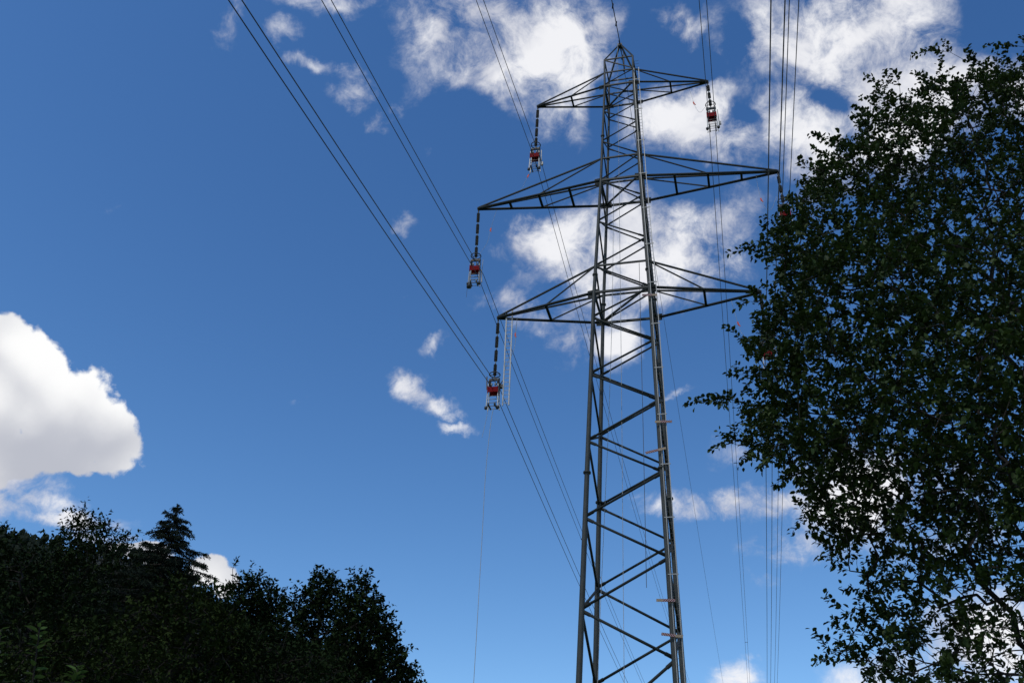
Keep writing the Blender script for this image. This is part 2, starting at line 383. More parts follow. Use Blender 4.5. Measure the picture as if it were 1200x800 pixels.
def ridge_height(prof, az):
    a = [p[0] for p in prof]; h = [p[1] for p in prof]
    return np.interp(az, a, h)
def build_hill(name, dist, pts, depth, matl, forest_n, tree_h, seed, label):
    """a slope whose skyline passes through the given directions; a mass of trees stands on it"""
    W = [at(x, y, dist) for x, y in pts]
    az = [math.atan2(p.x, p.y) for p in W]; zz = [p.z - tree_h*0.75 for p in W]
    dd = [math.hypot(p.x, p.y) for p in W]
    na, nr = 70, 14
    rng = np.random.RandomState(seed)
    A = np.linspace(az[0]-0.5, az[-1], na)
    v = []; 
    def hz(a): return float(np.interp(a, az, zz))
    for a in A:
        for j in range(nr):
            t = j/(nr-1); r = dist - depth + 1.7*depth*t
            hgt = (t/0.6)**1.35 if t < 0.6 else 1-0.35*(t-0.6)/0.4
            D = r/math.cos(a) if abs(a) < 1.3 else r/math.cos(1.3)
            v.append((D*math.sin(a), D*math.cos(a), hz(a)*hgt - 0.5 + (rng.rand()-0.5)*1.5*hgt))
    f = [(i*nr+j, (i+1)*nr+j, (i+1)*nr+j+1, i*nr+j+1) for i in range(na-1) for j in range(nr-1)]
    mb = MB(); mb.add(v, f, True)
    tag(mb.build(name, matl), kind='structure')
    tr = MB()
    for q in range(forest_n):
        a = az[0]+0.12 + rng.rand()*(az[-1]-az[0]-0.12); t = 0.42+0.22*rng.rand()
        r = dist - depth + 1.7*depth*t
        hgt = (t/0.6)**1.35 if t < 0.6 else 1-0.35*(t-0.6)/0.4
        D = r/math.cos(a); b = Vector((D*math.sin(a), D*math.cos(a), hz(a)*hgt - 1))
        h = tree_h*(0.6+0.7*rng.rand()); w = h*(0.16+0.14*rng.rand()); con = rng.rand() < 0.5
        prof = [(w*.3, 0), (w, h*.2), (w*.62, h*.5), (w*.3, h*.8), (0.05, h)] if con else [(w*.3, 0), (w*1.1, h*.35), (w*1.25, h*.6), (w*.8, h*.85), (0.1, h*.97)]
        n = 7
        o = len(tr.v)
        vs = [b+Vector((r_*(.75+.5*rng.rand())*math.cos(6.283*k_/n), r_*(.75+.5*rng.rand())*math.sin(6.283*k_/n), z_+(rng.rand()-.5)*h*.08)) for r_, z_ in prof for k_ in range(n)]
        tr.add(vs, [(i*n+k_, i*n+(k_+1) % n, (i+1)*n+(k_+1) % n, (i+1)*n+k_) for i in range(4) for k_ in range(n)], False)
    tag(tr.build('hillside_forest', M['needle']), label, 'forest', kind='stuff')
build_hill('hill', 1500, [(-330, 560), (-100, 590), (30, 619), (75, 625), (130, 628), (215, 652), (252, 696), (330, 735), (430, 800)], 700, M['hill'], 2600, 13, 5, 'dark wooded mountain slope far behind the trees')
build_hill('near_hill', 620, [(-330, 570), (-120, 592), (0, 612), (20, 617), (40, 626), (70, 646), (120, 690)], 300, M['hill'], 1100, 10, 8, 'dark tree line on the nearer slope at the far left')

# ------------------------------------------------------------------ the transmission tower
TX, TY, TYAW = 6.8857, 50.0, -0.2656
tower = empty('transmission_tower', (TX, TY, 0), TYAW)
tag(tower, 'tall dark green-grey steel lattice power pylon with three levels of crossarms', 'pylon')
AX = Vector((math.cos(TYAW), math.sin(TYAW), 0)); AY = Vector((-math.sin(TYAW), math.cos(TYAW), 0))
def tw(p): return Vector((TX, TY, 0)) + AX*p[0] + AY*p[1] + Vector((0, 0, p[2]))
ZS = [0, 36.8264, 46.1554, 55.2997, 58.05]; WS = [2.666, 1.6796, 1.2929, 1.0254, 1.0254]
def hw(z): return float(np.interp(z, ZS, WS))
def leg_pt(sx, sy, z): return Vector((sx*hw(z), sy*hw(z), z))
def lr(z): return float(np.interp(z, [0, 20, 40, 58], [0.17, 0.145, 0.105, 0.07]))
CAP = 58.0; APEX = 60.45
for sx in (-1, 1):
    for sy in (-1, 1):
        mb = MB()
        zs = [0.3, 8, 16, 24, 32, 36.83, 42, 46.155, 51, 55.3, CAP]
        mb.tube([leg_pt(sx, sy, z) for z in zs], [lr(z) for z in zs], 10)
        leg = mb.build('leg', M['steel'], tower)
        for z in (11.5, 24.7, 38.2, 50.3):
            p, q = leg_pt(sx, sy, z-0.05), leg_pt(sx, sy, z+0.05)
            MB().tube([p, q], lr(z)*1.55, 10).build('flange', M['steel'], leg)
        ft = MB(); c = leg_pt(sx, sy, 0); ft.lathe([(0.75, -0.6), (0.75, 0.1), (0.5, 0.3), (0.42, 0.36)], (c.x, c.y, 0), 14)
        ft.build('footing', M['concrete'], leg)
        # bars of the peak
        pk = MB(); p = leg_pt(sx, sy, CAP); q = Vector((sx*0.08, sy*0.08, APEX)); pk.bar(p, q, 0.10)
        pk.build('peak_bar', M['steel'], tower)
# zigzag bracing: the even nodes sit on one diagonal pair of legs, the odd ones on the other
NODES = [56.7, 55.4, 54.12, 52.75, 51.35, 49.8, 48.2, 46.15, 44.42, 42.6, 40.8, 38.9, 36.85, 35.0, 33.0, 31.0, 28.9, 26.65, 24.45, 22.1, 19.7, 17.15, 14.6, 10.6, 6.0, 0.8]
def br_r(z): return float(np.interp(z, [10, 35, 57], [0.078, 0.060, 0.038]))
for i in range(len(NODES)-1):
    z0, z1 = NODES[i], NODES[i+1]
    for (a, b) in (((1, -1), (-1, -1)), ((-1, 1), (1, 1)), ((-1, 1), (-1, -1)), ((1, -1), (1, 1))):
        # odd nodes (index even) sit on (1,-1) and (-1,1)
        s0, s1 = (a, b) if i % 2 == 0 else (b, a)
        p, q = leg_pt(*s0, z0-0.06), leg_pt(*s1, z1+0.06)
        r = br_r((z0+z1)/2)
        nrm = Vector(((a[0]+b[0])/2, (a[1]+b[1])/2, 0)).normalized()
        d = (q-p).normalized(); p = p + d*lr(z0)*0.5; q = q - d*lr(z1)*0.5
        mb = MB().tube([p, q], r, 8)
        # flattened, bolted ends on a gusset
        for e, zz, sgn in ((p, z0, 1), (q, z1, -1)):
            mb.bar(e - d*sgn*0.02, e + d*sgn*0.42, 0.035, r*2.6, up=nrm.cross(d) if abs(d.z) < .97 else (1, 0, 0))
        mb.build('diagonal_brace', M['chord'], tower)
def hor(p, q, r, name='horizontal_tie', par=tower): return MB().bar(p, q, r*2, r*2).build(name, M['steel'], par)
F = [(-1, -1), (1, -1), (1, 1), (-1, 1)]
LEV = [(36.8264, 38.9, 8.1162, 1), (46.1554, 48.15, 10.0247, 3), (55.2997, 56.64, 6.1178, 1)]
for (z, zu, al, ns) in LEV:
    for i in range(4):
        a, b = F[i], F[(i+1) % 4]
        hor(leg_pt(*a, z), leg_pt(*b, z), 0.065 if z < 50 else 0.05)
        if i in (0, 2): hor(leg_pt(*a, zu), leg_pt(*b, zu), 0.05 if z < 50 else 0.04)
    MB().bar(leg_pt(1, -1, z+0.12), leg_pt(-1, 1, z+0.12), 0.10).build('plan_brace', M['steel'], tower)
    for sx in (-1, 1):
        tip = Vector((sx*al, 0, z)); mb = MB()
        ends = []
        for sy in (-1, 1):
            p = leg_pt(sx, sy, z)
            r = 0.088 if z < 50 else 0.068
            mb.tube([p, Vector((sx*al, sy*0.05, z))], r, 8)
            # gusset plate where the chord meets the leg
            d = (tip-p).normalized()
            mb.bar(p - Vector((sx*.34, 0, -.02)), p + d*0.42 + Vector((0, 0, -.02)), 0.05, 0.46 if z < 50 else 0.34, up=(0, 0, 1))
        mb.bar(tip + Vector((-sx*.55, 0, 0)), tip + Vector((sx*0.08, 0, 0)), 0.20, 0.16)
        arm = mb.build('crossarm', M['chord'], tower)
        def chord(sy, xx): # point on the bottom chord at local x
            p = leg_pt(sx, sy, z); t = (abs(xx)-abs(p.x))/(al-abs(p.x)); return p.lerp(tip, t)
        fr = {1: [4.85], 3: [3.5, 5.63, 7.75]}[ns] if z < 50 else [3.55]
        for k_, xx in enumerate(fr):
            MB().bar(chord(-1, sx*xx), chord(1, sx*xx), 0.15 if z < 50 else .12, 0.12).build('cross_strut', M['chord'], arm)
        mid = sx*fr[min(1, len(fr)-1)]
        for sy in (-1, 1):
            top = leg_pt(sx, sy, zu)
            MB().bar(top, tip + Vector((0, sy*.06, .06)), 0.095 if z < 50 else .08).build('tie_rod', M['chord'], arm)
            MB().bar(top, chord(sy, mid) + Vector((0, 0, .04)), 0.07 if z < 50 else .06).build('tie_rod', M['chord'], arm)
for i in range(4):
    a, b = F[i], F[(i+1) % 4]
    hor(leg_pt(*a, CAP-.02), leg_pt(*b, CAP-.02), 0.04)
MB().bar(leg_pt(-1, -1, CAP-.05), leg_pt(1, -1, 56.75), 0.07).build('peak_brace', M['steel'], tower)
# cap plate and bracket at the peak
cap = MB().box((0, 0, APEX), (0.30, 0.34, 0.22)); cap.bar((0, -.5, APEX+.05), (0, .55, APEX+.05), .09); cap.build('peak_cap', M['iron'], tower)
MB().tube([(0.22, -.1, APEX-.25), (0.26, -.1, APEX-1.9), (0.30, -.1, APEX-2.9)], [.015, .05, .02], 6).build('cable_tail', M['iron'], tower)

# climbing ladder beside the camera-side right leg
def lad(z, o): return leg_pt(1, -1, z) + Vector((o, -0.16, 0))
lm = MB()
zs = list(np.arange(2.5, 57.6, 1.5))
for o in (0.08, 0.42):
    for z0, z1 in zip(zs[:-1], zs[1:]): lm.bar(lad(z0, o), lad(z1, o), 0.045, 0.05, up=(0, 1, 0))
ladder = lm.build('climbing_ladder', M['galv'], tower)
rm = MB(); z = 2.6; nr_ = 0
while z < 57.4:
    if z > 13.9 and nr_ < 100:
        MB().tube([lad(z, 0.06), lad(z, 0.44)], 0.010, 5).build('rung', M['iron'], ladder); nr_ += 1
    else:
        rm.tube([lad(z, 0.06), lad(z, 0.44)], 0.010, 5)
    z += 0.30
tag(rm.build('rung', M['iron'], ladder), kind='stuff')
for z in np.arange(3.5, 57, 3.05):
    MB().bar(leg_pt(1, -1, z), lad(z, 0.06) + Vector((0, .02, 0)), .05).bar(lad(z, -.03), lad(z, .50), .04, .05).build('ladder_bracket', M['galv'], ladder)
# striped barrier boards tied across the ladder
for (x0, z0, x1, z1, rev) in ((1.53, 17.42, 2.45, 17.38, 1), (1.72, 15.76, 2.73, 15.60, 0), (1.76, 27.39, 2.68, 27.33, 1), (1.20, 25.52, 2.30, 25.74, 0), (1.26, 36.08, 2.14, 35.98, 0)):
    L = math.hypot(x1-x0, z1-z0)
    b = MB().box((0, 0, 0), (L, 0.03, 0.135)).build('striped_board', M['stripe'], tower)
    y = -hw((z0+z1)/2) - 0.27
    b.location = ((x0+x1)/2, y, (z0+z1)/2)
    b.rotation_euler = (0, math.atan2(-(z1-z0), x1-x0), math.pi if rev else 0)
    if rev: b.rotation_euler = (0, math.atan2((z1-z0), x1-x0), math.pi)

# ------------------------------------------------------------------ insulators and stringing carts
def insulator(nseg, seg, tilt_x, tipz, side, al, label):
    t = empty('insulator_string', tw((side*al, 0, tipz-0.08)), TYAW)
    tag(t, label, 'insulator', 'insulator strings hanging from the crossarm tips')
    t.rotation_euler = (0, -tilt_x, TYAW)
    z = -0.06
    MB().bar((0, 0, 0.06), (0, 0, -0.18), .05, .09).ring((0, 0, -.12), .07, .018, (1, 0, 0), 12, 5).build('shackle', M['iron'], t)
    z = -0.20
    for i in range(nseg):
        prof = [(0.035, z-seg+0.10)]
        nsh = int((seg-.2)/0.055)
        for j in range(nsh):
            zz = z-seg+0.12 + j*0.055
            prof += [(0.070, zz), (0.112, zz+.012), (0.074, zz+.034)]
        prof += [(0.035, z-0.06)]
        MB().lathe(prof, n=9).build('insulator_rod', M['porcelain'], t)
        MB().lathe([(0.03, z-.07), (0.042, z-.055), (0.042, z-.03), (0.022, z-.015), (.022, z+.05), (.042, z+.065), (.042, z+.09)], n=8).build('rod_joint', M['galv'], t)
        z -= seg
    MB().ring((0, 0, z+0.16), 0.33, 0.032, (0, 0, 1), 28, 6).bar((-.33, 0, z+.16), (.33, 0, z+.16), .03).build('grading_ring', M['iron'], t)
    MB().bar((0, 0, z+.12), (0, 0, z-.10), .06).build('ball_hook', M['iron'], t)
    return z - 0.10
def cart(variant):
    """a pair of sheaves under a yoke with a red sheet panel, white side rails and rungs below"""
    t = empty('stringing_cart', (0, 0, 0), TYAW)
    r = random.Random(variant)
    # yoke and sheaves
    MB().bar((-.34, 0, -.10), (.34, 0, -.10), .10, .16).bar((0, 0, .05), (0, 0, -.1), .08).build('yoke', M['iron'], t)
    for sx in (-1, 1):
        MB().tube([(sx*.27-.05, 0, -.34), (sx*.27+.05, 0, -.34)], .20, 16).ring((sx*.27, 0, -.34), .20, .035, (1, 0, 0), 18, 6).build('pulley_wheel', M['iron'], t)
        MB().bar((sx*.27, -.13, -.1), (sx*.27, -.13, -.5), .03).bar((sx*.27, .13, -.1), (sx*.27, .13, -.5), .03).build('pulley_hanger', M['galv'], t)
    # clamp knobs
    for sx in (-1, 1):
        MB().lathe([(.02, -.62), (.06, -.58), (.06, -.46), (.02, -.42)], (sx*.12, -.14, 0), 8).build('clamp', M['alu'], t)
    # red panel box, slightly bent at its ends
    pm = MB()
    for sy in (-1, 1):
        pm.box((0, sy*.245, -.91), (.62, .03, .36))
    pm.box((0, 0, -.74), (.62, .46, .02)); pm.box((-.31, -.25, -.90), (.05, .06, .46)); pm.box((.31, -.25, -.94), (.05, .06, .42))
    pm.build('red_panel', M['red'], t)
    # rails
    for sx in (-1, 1):
        MB().bar((sx*.30, -.19, -.50), (sx*.36, -.19, -2.15), .06, .05).bar((sx*.30, .19, -.50), (sx*.36, .19, -2.15), .06, .05).build('side_rail', M['white'] if variant != 1 else M['alu'], t)
        MB().lathe([(.06, -2.24), (.10, -2.20), (.10, -2.08), (.06, -2.04)], (sx*.37, -.19, 0), 10).build('rail_foot', M['iron'], t)
    for k_ in range(4):
        zz = -1.35 - .23*k_
        MB().tube([(-.36, -.19, zz), (.36, -.19, zz)], .017, 6).tube([(-.36, .19, zz), (.36, .19, zz)], .017, 6).build('rung', M['alu'], t)
    for sx in (-1, 1):
        MB().bar((sx*.20, -.30, -2.00), (sx*.20, .30, -2.00), .07, .07).tube([(sx*.2-.04, -.28, -2.0), (sx*.2+.04, -.28, -2.0)], .11, 10).build('guide_roller', M['iron'] if variant != 1 else M['alu'], t)
    # mast or lever at one side
    if variant == 0:
        MB().bar((-.46, -.1, .10), (-.40, -.15, -.85), .06).build('lever', M['iron'], t)
        MB().box((.42, .12, -.55), (.22, .2, .22)).tube([(.36, .1, -.4), (.56, .1, -.05)], .03, 6).build('winch', M['iron'], t)
    elif variant == 1:
        MB().tube([(.50, 0, -.05), (.47, 0, -.95)], .018, 6).build('lever', M['galv'], t)
        MB().lathe([(.03, -2.42), (.17, -2.38), (.17, -2.12), (.03, -2.08)], (-.30, -.1, 0), 12).build('winch', M['iron'], t)
        MB().bar((.44, 0, -.95), (.50, 0, -1.95), .09, .06).build('outrigger', M['alu'], t)
    else:
        MB().bar((.42, .05, -.25), (.46, .05, -1.75), .05).box((.50, .05, -1.55), (.16, .12, .26)).build('lever', M['alu'], t)
    return t
words = {(-1, 0): 'lower left', (-1, 1): 'middle left', (-1, 2): 'upper left', (1, 0): 'lower right', (1, 1): 'middle right', (1, 2): 'upper right'}
hid = {(1, 0): ' behind the leaves', (1, 1): ' just beside the leaves'}
proto = {}
CARTZ = {}
for side in (-1, 1):
    for lv, (z, zu, al, ns) in enumerate(LEV):
        w_ = words[(side, lv)]
        if side < 0: nseg, seg, tl = (4, 1.02, 0.0) if lv == 0 else ((4, 1.0, 0.02) if lv == 1 else (4, .93, -.01))
        else: nseg, seg, tl = (3, 1.05, .02) if lv == 0 else ((3, .80, .04) if lv == 1 else (3, .72, .03))
        zb = insulator(nseg, seg, tl, z, side, al, '%s string of %s black insulator rods, %s crossarm tip%s' % ('long' if side < 0 else 'short', 'four' if side < 0 else 'three', w_, hid.get((side, lv), '')))
        var = {(-1, 0): 0, (-1, 1): 1, (-1, 2): 2, (1, 0): 2, (1, 1): 2, (1, 2): 2}[(side, lv)]
        if var not in proto: c = cart(var); proto[var] = c
        else: c = copy_tree(proto[var])
        px = side*al + side*0 + math.sin(tl)*(-zb) * (1 if True else 0)
        c.location = tw((side*al + math.sin(tl)*(-zb), 0, z - 0.08 + zb)); CARTZ[(side, lv)] = z - .08 + zb
        lab = {(-1, 0): 'stringing cart with a red panel and dangling pull rope under the lower left crossarm', (-1, 1): 'stringing cart with a red panel and side outrigger under the middle left crossarm', (-1, 2): 'stringing cart with a red panel and white rails under the upper left crossarm',
               (1, 0): 'red panelled stringing cart half hidden in the leaves of the big tree', (1, 1): 'red panelled stringing cart under the middle right crossarm at the leaf edge', (1, 2): 'red panelled stringing cart hung in front of white cloud under the upper right crossarm'}[(side, lv)]
        tag(c, lab, 'stringing cart', 'red panelled carts hung below the insulators')
        c.rotation_euler = (0, -tl*.4, TYAW + (0.10 if side < 0 and lv == 1 else 0.0))

# ------------------------------------------------------------------ conductors
AB, AA, KB, KA, SEP = 1.388e-2, 2.222e-2, 3.8e-4, 2.7e-4, 0.3994
WIRES = [((-1, 0), -7.9382, 31.5838, -.1715, -.0308), ((-1, 1), -9.5233, 40.40, -.1751, -.0334), ((-1, 2), -5.9872, 50.1164, -.1738, -.0140),
         ((1, 0), 8.1165, 31.4938, -.1996, -.0164), ((1, 1), 9.9599, 41.2048, -.1720, -.0338), ((1, 2), 6.1725, 49.8161, -.1726, -.0268)]
def wire_pt(o, z0, sb, sa, t, off, kb=KB, ka=KA, ab=AB, aa=AA):
    al = ab if t < 0 else aa
    yw = TYAW + al
    d = Vector((-math.sin(yw), math.cos(yw), 0))
    s, kk = (sb, kb) if t < 0 else (sa, ka)
    return Vector((TX, TY, 0)) + AX*(o+off) + d*t + Vector((0, 0, z0 + s*abs(t) + kk*t*t))
TS = [-330, -300, -270, -240, -210, -180, -150, -125, -100, -80, -65, -55, -48, -42, -36, -30, -25, -20, -15, -10, -6, -3, -1, -1e-4] + [1, 3, 6, 10, 15, 20, 30, 40, 50, 65, 80, 100, 125, 150, 180, 210, 240, 270]
for (key, o, z0, sb, sa) in WIRES:
    for sub in (0, 1):
        mb = MB().tube([wire_pt(o, z0, sb, sa, t, (sub-.5)*SEP) for t in TS], 0.021, 6)
        c = mb.build('power_cable', M['cable'])
        tag(c, '%s cable of the dark pair under the %s crossarm' % ('left' if sub == 0 else 'right', words[key]), 'power cable', 'twin conductors of the power line')
for key, t, where in (((-1, 0), 70, 'low on the lower left pair of cables, left of the pylon leg'), ((-1, 1), 44, 'on the middle left pair of cables'), ((1, 2), 33, 'on the upper right pair of cables, just above the clear blue'), ((1, 2), 120, 'on the upper right pair of cables near the small white cloud'), ((1, 0), 75, 'on the lower right pair of cables below the leaves'), ((1, 1), 110, 'on the middle right pair of cables low in the blue')):
    w_ = [w for w in WIRES if w[0] == key][0]
    a, b = wire_pt(*w_[1:], t, -.5*SEP), wire_pt(*w_[1:], t, .5*SEP)
    s = MB().bar(a, b, .035, .05)
    d = (wire_pt(*w_[1:], t+.2, 0) - wire_pt(*w_[1:], t, 0)).normalized()
    for p in (a, b): s.bar(p - d*.08, p + d*.08, .07)
    tag(s.build('cable_spacer', M['iron']), 'small metal spacer ' + where, 'spacer', 'spacers between twin conductors')
ew = MB().tube([wire_pt(0.02, 60.52, -.159, -.1132, t, 0, KB, 1.8e-4, AB, .01114) for t in TS], 0.017, 6)
ew.tube([wire_pt(0.02, 60.52, -.159, -.1132, t, 0, KB, 1.8e-4, AB, .01114) for t in (-5, -3, -1.2, -1e-4, 1.2, 2.5)], .034, 6)
e_ = ew.build('earth_wire', M['cable'])
tag(e_, 'thin single earth wire running over the tip of the pylon', 'earth wire')
for t in (-4.2, -2.4, 1.0, 2.1):
    p = wire_pt(0.02, 60.52, -.159, -.1132, t, 0, KB, 1.8e-4, AB, .01114); MB().box(tuple(p - Vector((0, 0, .08))), (.09, .4, .10)).build('vibration_damper', M['iron'], e_)

# ------------------------------------------------------------------ ropes, ladder, flags
def rope(name, pts, r, m, label, cat, group=None):
    # smooth the polyline
    P = [Vector(p) for p in pts]
    Q = []
    for i in range(len(P)-1):
        p0, p1, p2, p3 = P[max(i-1, 0)], P[i], P[i+1], P[min(i+2, len(P)-1)]
        for k_ in range(6):
            t = k_/6; Q.append(0.5*((2*p1)+(-p0+p2)*t+(2*p0-5*p1+4*p2-p3)*t*t+(-p0+3*p1-3*p2+p3)*t**3))
    Q.append(P[-1])
    o = MB().tube(Q, r, 5).build(name, m); tag(o, label, cat, group); return o
cz = CARTZ[(-1, 0)]
rope('pull_rope', [tw(p) for p in ((-7.95, -.2, cz-2.0), (-8.10, -.2, cz-3.0), (-8.23, -.2, 26), (-8.22, -.1, 21.6), (-8.20, 0, 14.2), (-8.18, 0, 6), (-8.15, 0, 0.1))], .016, M['rope'], 'thin pale rope dropping straight down from the lower left cart', 'rope', 'ropes hanging in and around the pylon')
rope('pull_rope', [tw(p) for p in ((-8.3, -.2, cz-2.0), (-8.45, -.2, cz-3.2), (-8.6, -.2, cz-4.1))], .012, M['rope'], 'short loose rope end dangling beside the long rope under the lower left cart', 'rope', 'ropes hanging in and around the pylon')
rope('hand_line', [tw(p) for p in ((-.13, -.5, 60.2), (-.2, -.5, 45), (-.27, -.5, 30), (-.38, -.5, 14), (-.40, -.5, 0.1))], .014, M['rope'], 'straight pale hand line hanging down the middle of the pylon', 'rope', 'ropes hanging in and around the pylon')
def inpl(px, py, ly):
    d = (px-600)/FPX*CR - (py-400)/FPX*CU + CF; d = Vector(d)
    O = Vector((TX, TY, 0)); t = ((O-Vector(CP)).dot(AY)+ly)/d.dot(AY)
    return Vector(CP)+d*t
rope('hand_line', [inpl(719, 215, -.2), inpl(718, 330, -.2), inpl(714.5, 460, -.3), inpl(709, 590, -.4), inpl(704.3, 695, -.4), inpl(700.5, 797, -.5), inpl(697, 900, -.5)], .014, M['rope'], 'slanting pale hand line close beside the left rear leg of the pylon', 'rope', 'ropes hanging in and around the pylon')
rope('hand_line', [tw(p) for p in ((1.09, -1.5, 38.85), (1.06, -1.5, 33), (1.02, -1.5, 26), (.96, -1.5, 18.4))], .016, M['darkrope'], 'dark rope with a free end hanging near the right leg inside the pylon', 'rope', 'ropes hanging in and around the pylon')
# hanging aluminium ladder
M['ladder'] = mat('ladder_aluminium', (0.34, 0.335, 0.32), 0.5, 0.2, 0.15, 9.0)
hl = empty('hanging_ladder', tw((-7.29, -.1, 30.35)), TYAW)
tag(hl, 'long narrow aluminium ladder hung from the lower left crossarm', 'ladder')
for o in (-.19, .19):
    MB().bar((o-.08, 0, 6.90), (o, 0, 0), .065, .08, up=(0, 1, 0)).build('rail', M['ladder'], hl)
for k_ in range(23):
    z = .16+k_*.29; s = -.08*z/6.5
    MB().tube([(s-.19, 0, z), (s+.19, 0, z)], .017, 5).build('rung', M['ladder'], hl)
for o in (-.19, .19): MB().bar((o-.08, -.12, 6.67), (o-.08, .12, 6.67), .05).build('hook', M['iron'], hl)
rope('ladder_tether', [inpl(606, 372, 0), inpl(604.5, 391, 0), inpl(602, 410, 0), inpl(592, 432, 0), inpl(589, 447, 0)], .014, M['rope'], 'grey tether looped from the lower left crossarm past the ladder to the cart', 'rope')
def grounding(pts, tagi, label):
    P = [inpl(x, y, 0) for x, y in pts]
    o = rope('tag_line', P, .009, M['rope'], label, 'tag line', 'tag lines with red flags near the crossarm tips')
    p = P[tagi]
    d = (P[min(tagi+1, len(P)-1)] - P[max(tagi-1, 0)]).normalized()
    f = MB(); s = AX
    f.bar(p - d*.12, p + d*.12, .09, .04, up=AY); f.bar(p + d*.04, p + d*.20 + s*.07, .06, .03, up=AY)
    f.build('red_flag', M['tag'], o)
grounding([(582, 246), (578, 258), (575, 269), (571, 284), (562, 298)], 2, 'thin line with an orange flag looping below the middle left crossarm tip')
grounding([(626, 200), (619, 206), (611, 222), (602, 232)], 1, 'thin line with an orange flag running down from the upper left cart')
grounding([(808, 105), (811, 114), (813, 121), (817, 129), (821, 131.5), (826, 126)], 2, 'thin line with a red flag looping below the upper right crossarm')
grounding([(886, 205), (888, 218), (892, 234), (898, 245), (904, 245), (910, 230)], 2, 'thin line looping below the middle right crossarm tip')
grounding([(857, 352), (861, 366), (865, 379), (869, 390), (880, 400)], 2, 'thin line with a red flag below the lower right crossarm at the leaf edge')
grounding([(604.8, 380), (604.2, 386), (603.8, 392), (603.8, 398)], 2, 'short line with a pink red flag beside the top of the hanging ladder')
cz2 = CARTZ[(-1, 1)]
rope('tail_rope', [inpl(551, 322, 0), inpl(548, 335, 0), inpl(546.5, 348, 0)], .011, M['darkrope'], 'short rope tail dangling left of the middle left cart', 'rope')

# ------------------------------------------------------------------ trees
def leaf_mesh(P, A, N, L, W, two=True):
    """leaf blades: base P, axis A, normal N, length L, width W -> (verts, faces)"""
    n = len(P); S = np.cross(N, A); S /= np.linalg.norm(S, axis=1, keepdims=True)+1e-9
    L = L[:, None]; W = W[:, None]
    fold = 0.18*W
    if two:
        v = np.stack([P, P+A*L*.33+S*W*.5+N*fold, P+A*L*.70+S*W*.42+N*fold*.7, P+A*L-N*fold*.6, P+A*L*.70-S*W*.42+N*fold*.7, P+A*L*.33-S*W*.5+N*fold], 1).reshape(-1, 3)
        f = np.array([[0, 1, 2, 3], [0, 3, 4, 5]])
        k_ = 6
    else:
        v = np.stack([P, P+A*L*.5+S*W*.5+N*fold, P+A*L, P+A*L*.5-S*W*.5+N*fold], 1).reshape(-1, 3)
        f = np.array([[0, 1, 2, 3]]); k_ = 4
    faces = (f[None]+np.arange(n)[:, None, None]*k_).reshape(-1, 4)
    return v, faces
def quads_object(name, v, f, m, parent=None):
    me = bpy.data.meshes.new(name)
    me.vertices.add(len(v)); me.vertices.foreach_set('co', np.asarray(v, np.float32).ravel())
    me.loops.add(len(f)*4); me.loops.foreach_set('vertex_index', np.asarray(f, np.int32).ravel())
    me.polygons.add(len(f)); me.polygons.foreach_set('loop_start', np.arange(0, len(f)*4, 4, dtype=np.int32))
    me.polygons.foreach_set('loop_total', np.full(len(f), 4, np.int32)) if hasattr(me.polygons[0], 'loop_total') else None
    me.materials.append(m); me.update(calc_edges=True); me.validate()
    o = bpy.data.objects.new(name, me); COL.objects.link(o)
    if parent: o.parent = parent
    return o
def unit(a): return a/(np.linalg.norm(a, axis=-1, keepdims=True)+1e-9)

def grow(trunk, anchors, rng, tip_r, rmax, wroot=0.45, power=2.3):
    """joins every anchor to the tree by a short path; returns nodes, parents, radii, child counts"""
    nodes = [np.array(p, float) for p in trunk]; par = [-1]+list(range(len(trunk)-1))
    dist = [0.0]
    for i in range(1, len(trunk)): dist.append(dist[-1]+np.linalg.norm(nodes[i]-nodes[i-1]))
    anc = np.asarray(anchors, float); n = len(anc)
    nt = len(trunk)
    best = np.full(n, 1e9); bi = np.zeros(n, int); done = np.zeros(n, bool)
    def relax(j):
        d = np.linalg.norm(anc-nodes[j], axis=1)
        c = d**1.15 + wroot*dist[j]*0.35
        # branches that start on the trunk must leave upwards rather than straight down
        m = (c < best) & ~done
        best[m] = c[m]; bi[m] = j
    for j in range(max(1, int(nt*.25)), nt): relax(j)
    for _ in range(n):
        i = int(np.argmin(np.where(done, 1e9, best)))
        j = bi[i]; done[i] = True
        a, b = nodes[j], anc[i]; d = np.linalg.norm(b-a)
        seg = max(1, int(d/0.55)); prev = j
        for s in range(1, seg+1):
            t = s/seg; p = a+(b-a)*t
            if s < seg: p = p + rng.randn(3)*0.05*d*min(1, 1.2/seg+.2)
            nodes.append(p); par.append(prev); dist.append(dist[prev]+d/seg); prev = len(nodes)-1
            if s == seg or seg > 2: relax(prev)
    N = len(nodes); r2 = np.zeros(N); kids = np.zeros(N, int)
    for i in range(N-1, 0, -1):
        if kids[i] == 0: r2[i] = tip_r**power
        r2[par[i]] += r2[i]; kids[par[i]] += 1
    r = np.minimum(r2**(1/power), rmax)
    return np.array(nodes), np.array(par), r, kids
